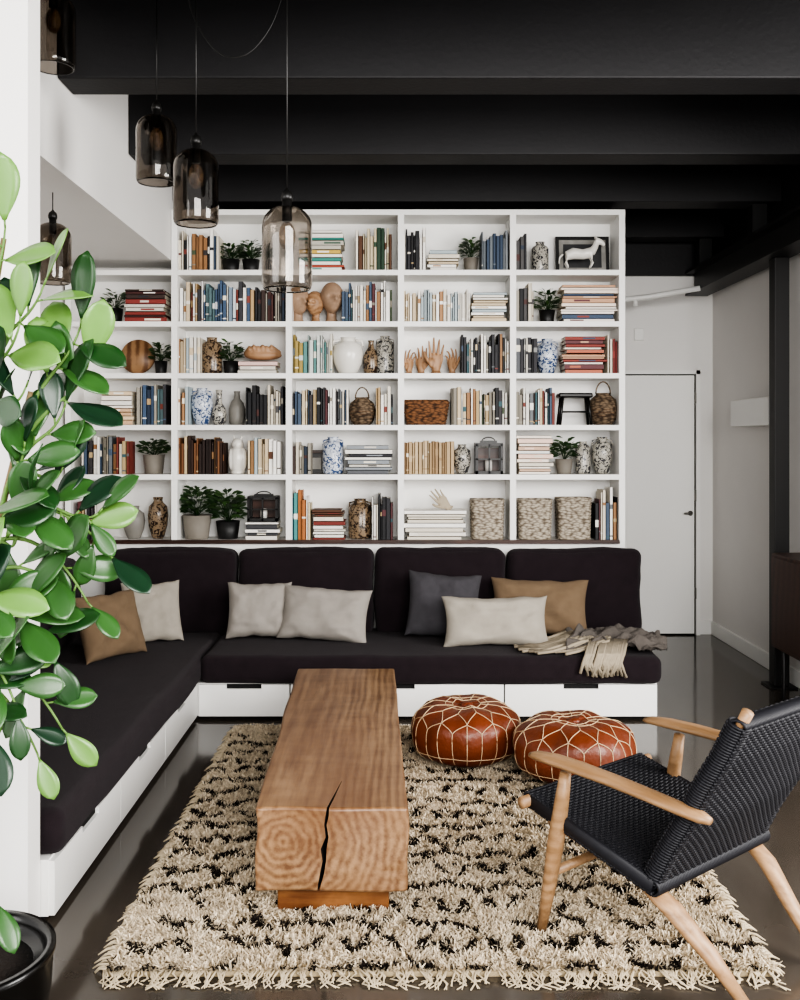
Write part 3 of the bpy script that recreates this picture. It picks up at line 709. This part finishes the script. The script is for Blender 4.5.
# ------------------------------------------------------------ poufs
M_lea=mat('tan_leather','#6c341d',.42,.45,6,.35,40,coat=.05); M_st=mat('pouf_stitch','#c9b190',.8,.1,30)
def pouf(x,y,R,H,rz,seed,z=.028):
    E=empty('leather_pouf',(x,y,z)); E.rotation_euler=(0,0,rz)
    n=12
    def sf(th,ph,off=0):
        sn=max(0,math.sin(ph)); r=(R+off)*sn**.74
        cz=math.cos(ph); zz=H/2+(H/2+off)*(1 if cz>0 else -1)*abs(cz)**.8
        sc=1+.030*abs(math.sin(n*th/2))*sn
        nz_=.02*noise.noise(Vector((math.cos(th)*1.5+seed,math.sin(th)*1.5,ph)))
        if ph<.5: zz-=.02*(1-ph/.5)
        return Vector((math.cos(th)*(r*sc+nz_*sn),math.sin(th)*(r*sc+nz_*sn),max(0,zz+nz_*.6*(1 if ph<1.6 else 0))))
    b=MB(); vs=[];fs=[];NT,NP=144,40
    for j in range(NP+1):
        for i in range(NT): vs.append(sf(2*pi*i/NT,pi*j/NP if 0<j<NP else (1e-4 if j==0 else pi-1e-4)))
    for j in range(NP):
        for i in range(NT):
            a=j*NT+i;c_=j*NT+(i+1)%NT; fs.append((a,a+NT,c_+NT,c_))
    b.add(vs,fs,M_lea,True)
    b.lathe([(.03,H-.03),(.032,H-.016),(.02,H-.008),(.001,H-.006)],M_lea,seg=20)
    b.build('leather_body',E)
    s=MB(); w=.0018
    def line(p,q,k=14,bow=0):
        pts=[]
        for i in range(k+1):
            t=i/k; pts.append(sf(p[0]+(q[0]-p[0])*t+bow*math.sin(pi*t),p[1]+(q[1]-p[1])*t,.0012))
        s.tube(pts,w,M_st,5)
    h=pi/n
    for i in range(n):
        t=2*pi*i/n
        line((t,.16),(t,.55))
        line((t,.55),(t+h,.98),bow=.05); line((t,.55),(t-h,.98),bow=-.05)
        line((t+h,.98),(t+h,2.3)); line((t,1.3),(t,2.3))
        line((t,1.3),(t+h,.98),bow=-.04); line((t,1.3),(t-h,.98),bow=.04)
    for ph in(.16,.28,1.98):
        s.tube([sf(2*pi*i/96,ph,.0012) for i in range(97)],w,M_st,5)
    s.build('stitching',E)
pouf(.352,4.92,.268,.29,.2,1); pouf(.832,4.64,.274,.29,.5,5)

# ------------------------------------------------------------ lounge chair
def chair():
    E=empty('lounge_chair',(.47,3.21,0.028)); E.rotation_euler=(0,0,math.atan2(.65,.76))
    W=.62; wd=MB()
    for s in(0,1):
        fx=lambda x: x if s==0 else W-x
        wd.tube([(fx(0),0,0),(fx(0),-.03,.14),(fx(0),-.06,.30),(fx(0),-.085,.44),(fx(0),-.10,.53)],[.0155,.022,.027,.023,.018],M_oak,14,ref=(0,1,0))
        wd.tube([(fx(.035),-.345,.272),(fx(.04),-.40,.248),(fx(.05),-.46,.21),(fx(.08),-.56,.11),(fx(.10),-.66,0)],[(.012,.018),(.019,.034),(.021,.038),(.019,.030),(.015,.018)],M_oak,14,ref=(1,0,0))
        wd.tube([(fx(.01),-.03,.36),(fx(.025),-.20,.315),(fx(.04),-.36,.27)],[(.012,.018)]*3,M_oak,10,ref=(0,0,1))
        wd.tube([(fx(.04),-.40,.27),(fx(.032),-.46,.395),(fx(.03),-.52,.50),(fx(.03),-.57,.60),(fx(.03),-.63,.70),(fx(.03),-.685,.80),(fx(.03),-.705,.84)],[.014,.014,.014,.014,.014,.016,.017],M_oak,12,ref=(0,1,0))
        ap=[(-.0,.045,.552),(-.0,.02,.556),(-.002,-.05,.560),(-.006,-.15,.560),(-.01,-.28,.556),(-.010,-.42,.546),(-.006,-.52,.535),(0,-.58,.527),(.002,-.61,.523)]
        ar=[(.014,.008),(.030,.013),(.039,.016),(.039,.017),(.035,.017),(.032,.017),(.032,.017),(.028,.016),(.012,.010)]
        wd.tube([(fx(x),y,z) for x,y,z in ap],ar,M_oak,16,ref=(0,0,1))
    wd.tube([(0,-.045,.20),(W,-.045,.20)],[.015,.015],M_oak,10)
    wd.tube([(-.035,.055,.40),(W+.035,.055,.40)],[(.016,.02)]*2,M_oak,12)
    wd.tube([(.03,-.42,.27),(W-.03,-.42,.27)],.012,M_oak,10)
    wd.tube([(.04,-.685,.785),(W-.04,-.685,.785)],.012,M_oak,10)
    wd.build('oak_frame',E)
    mc=mat('black_paper_cord','#1a1a20',.6,.4,60); cd=MB()
    def P_(a,b_,k): return [(a[0]+(b_[0]-a[0])*i/k,a[1]+(b_[1]-a[1])*i/k) for i in range(k+1)]
    # woven cloth of cord: paired warp cords with weft cords passing over and under
    def weave(path,xa,xb,nw,nf,bow,bowdir,nrm,amp=.0028,rw=.0036,rf=.0046):
        k=len(path)-1
        def at(t):
            q=t*k; a=min(k-1,int(q)); f=q-a
            return path[a][0]*(1-f)+path[a+1][0]*f, path[a][1]*(1-f)+path[a+1][1]*f
        def pos(u,t,h):
            y,z=at(t); e=(1-(2*u-1)**2)*math.sin(pi*t)*bow
            return (xa+(xb-xa)*u,y+bowdir[0]*e+nrm[0]*h,z+bowdir[1]*e+nrm[1]*h)
        for i in range(nw):
            u=(i+.5)/nw; sg=1 if (i//2)%2 else -1
            cd.tube([pos(u,t/(nf*1.0),amp*sg*(1 if t%2 else -1)) for t in range(nf+1)],rw,mc,5,ref=(1,0,0))
        for j in range(nf):
            t=(j+.5)/nf; 
            cd.tube([pos(q/16,t,0) for q in range(17)],rf,mc,5)
    sn_=(.257,.966)
    weave(P_((.055,.422),(-.42,.297),12),.0,W,84,44,.03,(0,-1),sn_)
    weave(P_((.055,.382),(-.42,.255),12),.0,W,70,40,.028,(0,-1),sn_,rw=.0048,rf=.006)
    for i in range(86):
        x=(i+.5)/86*W
        cd.tube([(x,.055+.024*math.sin(a),.402+.024*math.cos(a)) for a in [pi*q/6 for q in range(7)]],.0042,mc,6,ref=(1,0,0))
        cd.tube([(x,-.42-.022*math.sin(a),.276+.022*math.cos(a)) for a in [pi*q/6 for q in range(7)]],.0044,mc,6,ref=(1,0,0))
    backp=[(-.405,.29),(-.46,.40),(-.52,.50),(-.57,.60),(-.63,.70),(-.68,.80)]
    for off in(.024,-.024):
        weave([(y+off,z+off*.4) for y,z in backp],.008,W-.008,84,50,.02,(-1,0),(.87,.48))
    for i in range(90):
        x=.008+(i+.5)/90*(W-.016)
        cd.tube([(x,-.685+.026*math.cos(a),.795+.02*math.sin(a)) for a in [pi*q/6 for q in range(7)]],.0044,mc,6,ref=(1,0,0))
        cd.tube([(x,-.405+.026*math.cos(a),.288-.02*math.sin(a)) for a in [pi*q/6 for q in range(7)]],.0044,mc,6,ref=(1,0,0))
    for s in (0,1):
        x=.004 if s==0 else W-.004
        cd.tube([(x,.05,.40),(x,-.2,.338),(x,-.42,.278)],[(.010,.024)]*3,mc,8,ref=(0,0,1))
        x=.030 if s==0 else W-.030
        cd.tube([(x,y,z) for y,z in backp],[(.028,.027)]*6,mc,16,ref=(0,1,0))
        for j in range(64):
            t=j/63*5; a=min(4,int(t)); f=t-a; y=backp[a][0]*(1-f)+backp[a+1][0]*f; z=backp[a][1]*(1-f)+backp[a+1][1]*f
            cd.tube([(x+.029*math.cos(q),y+.027*math.sin(q),z+.011*math.sin(q)) for q in [2*pi*k/12 for k in range(13)]],.0048,mc,5)
    cd.build('woven_cord',E)
chair()

# ------------------------------------------------------------ pendants
def glass(name,c0,c1):
    m=bpy.data.materials.new(name); m.use_nodes=True; n=m.node_tree.nodes; b=n['Principled BSDF']; l=m.node_tree.links
    b.inputs['Transmission Weight'].default_value=1; b.inputs['Roughness'].default_value=.01; b.inputs['IOR'].default_value=1.45
    nz=n.new('ShaderNodeTexNoise'); nz.inputs['Scale'].default_value=3; tc=n.new('ShaderNodeTexCoord'); l.new(tc.outputs['Object'],nz.inputs[0])
    cr=n.new('ShaderNodeValToRGB'); cr.color_ramp.elements[0].color=c0; cr.color_ramp.elements[1].color=c1
    l.new(nz.outputs[0],cr.inputs[0]); l.new(cr.outputs[0],b.inputs['Base Color'])
    return m
G_dark=glass('smoked_glass',(.36,.32,.28,1),(.45,.41,.37,1)); G_clear=glass('light_smoked_glass',(.56,.52,.48,1),(.66,.62,.58,1))
M_bulb=mat('bulb_glass','#c8b090',.1,.1,trans=.7)
def pendant(x,y,zb,G,R=.088,H=.325,top=3.58):
    E=empty('pendant_lamp',(x,y,zb)); b=MB()
    out=[(R*.90,0),(R*.96,.006),(R,.02),(R,H*.30),(R*.99,H*.45),(R*1.0,H*.66)]
    for i in range(1,9):
        a=i/8*pi/2; out.append((R*(math.cos(a)*.86+.14),H*.68+H*.22*math.sin(a)))
    out+=[(R*.15,H*.93),(R*.15,H*.97)]
    inn=[(max(r-.0035,.002),z if i else z) for i,(r,z) in enumerate(out)][::-1]
    prof=out+inn
    b2=MB(); seg=44; VS=[];F=[]
    for r,z in prof:
        for i in range(seg): a=2*pi*i/seg; VS.append((r*math.cos(a),r*math.sin(a),z))
    n=len(prof)
    for j in range(n):
        for i in range(seg):
            a=j*seg+i;c_=j*seg+(i+1)%seg; d_=((j+1)%n)*seg
            F.append((a,c_,d_+(i+1)%seg,d_+i))
    b2.add(VS,F,G,True); b2.build('glass_shade',E)
    b.lathe([(.020,H*.96),(.022,H*1.0),(.018,H*1.05),(.006,H*1.08),(.003,H*1.1)],M_blk,seg=20)
    b.lathe([(.017,H*.74),(.017,H*.96)],M_blk,seg=16)
    b.tube([(0,0,H*1.1),(0,0,top-zb)],.0028,M_blk,6)
    b.build('cord_socket',E)
    g=MB(); g.ell((0,0,H*.58),(.030,.030,.05),M_bulb); g.tube([(0,0,H*.5),(0,0,H*.7)],.006,mat('filament','#8a6a40',.4,.1),6); g.build('bulb',E)
pendant(-.378,3.5,2.125,G_clear); pendant(-.776,3.9,2.44,G_dark); pendant(-1.03,4.32,2.71,G_dark)
pendant(-1.66,4.85,2.36,G_dark,top=2.80); pendant(-1.36,3.98,3.08,G_dark)
cb=MB(); P0=[(-.776,3.95,3.575),(-.82,3.98,3.35),(-.72,4.0,3.16),(-.6,4.0,3.14),(-.5,4.0,3.25),(-.44,4.0,3.42),(-.40,3.98,3.575)]
sp=[]
for i in range(len(P0)-1):
    a=Vector(P0[max(i-1,0)]);b_=Vector(P0[i]);c_=Vector(P0[i+1]);d_=Vector(P0[min(i+2,len(P0)-1)])
    for k in range(8):
        t=k/8; sp.append(.5*((2*b_)+(c_-a)*t+(2*a-5*b_+4*c_-d_)*t*t+(-a+3*b_-3*c_+d_)*t**3))
sp.append(Vector(P0[-1])); cb.tube(sp,.003,M_blk,6); cb.build('swag_cable')

# ------------------------------------------------------------ big plant
def bigplant():
    rnd=random.Random(21)
    E=empty('potted_clusia',(0,0,0))
    b=MB(); c=(-1.13,2.60); q=.78
    M_pot=mat('black_glazed_pot','#100f0e',.22,.2,6)
    b.lathe([(r,z*q) for r,z in [(.19,0),(.20,.01),(.225,.2),(.23,.31),(.236,.325),(.236,.345),(.215,.345),(.21,.32),(.205,.29),(.001,.29)]],M_pot,c=(c[0],c[1],0),seg=56)
    b.lathe([(.205,.285*q),(.1,.305*q),(.001,.31*q)],soil,c=(c[0],c[1],0),seg=40); b.build('pot',E)
    LM=[mat('clusia_leaf_a','#355a2c',.34,.35,9,coat=.08),mat('clusia_leaf_b','#21421f',.34,.3,9,coat=.08),mat('clusia_leaf_c','#648a44',.38,.25,9,coat=.08),mat('clusia_leaf_d','#1b3623',.34,.3,9,coat=.08)]
    for m in LM:
        m.node_tree.nodes['Principled BSDF'].inputs['Subsurface Weight'].default_value=.06
        m.node_tree.nodes['Principled BSDF'].inputs['Subsurface Radius'].default_value=(.01,.02,.005)
    M_stem=mat('clusia_stem','#7b6a4c',.8,.3,30,.3,60); M_pet=mat('clusia_petiole','#5f8040',.6,.2,20)
    st=MB(); lf=MB()
    root=Vector((c[0],c[1],.235))
    def bez(p0,p1,p2,p3,n=12): return [p0*(1-t)**3+p1*3*t*(1-t)**2+p2*3*t*t*(1-t)+p3*t**3 for t in [i/n for i in range(n+1)]]
    V=Vector
    trunks=[bez(root,V((-1.22,2.6,.9)),V((-1.08,2.5,1.5)),V((-.97,2.48,2.1)),24),
            bez(root,V((-1.15,2.5,.8)),V((-1.02,2.45,1.2)),V((-.90,2.47,1.72)),24),
            bez(root,V((-1.16,2.45,.6)),V((-1.10,2.35,.95)),V((-.95,2.35,1.30)),24)]
    for tr,r0 in zip(trunks,(.018,.016,.013)): st.tube(tr,[r0*(1-.6*i/24) for i in range(25)],M_stem,10)
    B=[((-.955,2.45,2.12),0,-.22,4,.145),((-.86,2.45,1.98),0,-.25,5,.135),((-.90,2.40,1.88),0,-.22,4,.145),((-.77,2.45,1.88),1,-.30,5,.145),((-.76,2.47,1.78),1,-.22,4,.135),
       ((-.95,2.38,1.74),0,-.18,4,.145),((-.81,2.45,1.68),1,-.20,4,.14),((-.89,2.40,1.58),1,-.18,5,.135),((-.82,2.45,1.52),1,-.08,4,.12),((-.95,2.33,1.46),2,-.20,5,.15),
       ((-.87,2.38,1.46),1,-.12,5,.14),((-.73,2.46,1.42),1,.0,5,.11),((-.71,2.47,1.32),1,.08,5,.11),((-.82,2.42,1.30),1,-.05,5,.12),((-.96,2.32,1.26),2,-.15,5,.145),
       ((-.89,2.38,1.20),2,-.05,5,.13),((-.76,2.47,1.20),1,.15,5,.11),((-.83,2.42,1.08),2,.1,4,.115),((-.94,2.33,1.06),2,-.03,5,.13),((-.90,2.38,.96),2,.1,4,.115),
       ((-.81,2.43,.90),2,.2,4,.105),((-.87,2.43,.84),2,.2,4,.10),((-.96,2.36,.92),2,.08,4,.12),((-.96,2.4,.50),2,.06,3,.11),((-1.0,2.35,.62),2,.03,2,.10),
       ((-.90,2.44,1.73),0,-.15,4,.125),((-.93,2.46,1.36),1,-.1,4,.13)]
    for (tip,ti,dz,nl,sz) in B:
        tr=trunks[ti]; tip=V(tip); zt=tip.z+dz
        s=min(tr,key=lambda q:abs(q.z-zt))
        up=V((.01,0,.10 if dz<.05 else .09))
        pts=bez(s,s+(tip-s)*.35+up,tip+(s-tip)*.25+V((0,0,-.05 if dz<.02 else .07)),tip,14)
        st.tube(pts,[.0065-.00028*i for i in range(15)],M_pet,7)
        for k in range(nl):
            f=.42+.58*k/(nl-1); q=f*14; a=min(13,int(q)); p=pts[a].lerp(pts[a+1],q-a); d=(pts[a+1]-pts[a]).normalized()
            side=d.cross(V((0,-1,.4))); side=side.normalized() if side.length>.1 else V((1,0,0)); sg=1 if k%2 else -1
            dr=d*rnd.uniform(.2,.9)+side*sg*rnd.uniform(.6,1)+V((rnd.uniform(-.1,.25),rnd.uniform(-.45,.3),rnd.uniform(-.45,.35)))
            if k==nl-1: dr=d+V((rnd.uniform(-.2,.2),-.2,.2))
            dr.normalize()
            nr=V((rnd.uniform(-.6,.6),-rnd.uniform(.4,1.1),rnd.uniform(.2,1.2)))
            L=sz*rnd.uniform(.85,1.2)
            p2=p+dr*.018
            st.tube([p,p2],.0028,M_pet,5)
            w=rnd.random(); upz=max(0,(tip.z-1.5)/.6)
            mm=LM[2] if w<.12+.5*upz else (LM[0] if w<.62 else (LM[1] if w<.82 else LM[3]))
            leafquad(lf,p2,dr,nr,L,L*rnd.uniform(.46,.56),mm,rnd.uniform(-.05,.22),10,.14)
    st.build('stems',E); o=lf.build('leaves',E)
    sm=o.modifiers.new('sol','SOLIDIFY'); sm.thickness=.0022
bigplant()

# ------------------------------------------------------------ lights
w=bpy.data.worlds.new('World'); S.world=w; w.use_nodes=True
bg=w.node_tree.nodes['Background']; bg.inputs[0].default_value=(1,.985,.97,1); bg.inputs[1].default_value=1.0
def area(name,loc,target,sx,sy,pw,col=(1,1,1)):
    L=bpy.data.lights.new(name,'AREA'); L.shape='RECTANGLE'; L.size=sx; L.size_y=sy; L.energy=pw; L.color=col
    o=bpy.data.objects.new(name,L); C.objects.link(o); o.location=loc
    o.rotation_euler=(Vector(target)-Vector(loc)).to_track_quat('-Z','Y').to_euler(); return o
area('assumed_window_fill',(1.2,-1.6,2.6),(-.2,5.5,1.2),3.2,2.2,270,(1,.98,.955))  # area fill added behind the camera for an assumed, unmodelled window
area('assumed_side_window_fill',(4.0,2.6,2.0),(0,5.2,.8),2.2,2.0,170,(1,.98,.955))  # added fill from the right, out of view; its window is only assumed
area('assumed_left_window_fill',(-3.2,.8,2.2),(-.2,4.5,.9),2.2,2.0,45,(1,.99,.98))  # weak fill added from the left, as if from an assumed unseen window

cam=bpy.data.cameras.new('camera'); cam.lens=36; cam.sensor_width=36; cam.shift_x=.005; cam.shift_y=-.06
co=bpy.data.objects.new('camera',cam); C.objects.link(co); co.location=(0,0,1.6); co.rotation_euler=(pi/2,0,0); S.camera=co
try:
    S.view_settings.look='AgX - High Contrast'
except Exception as e: print(e)
S.view_settings.exposure=.5
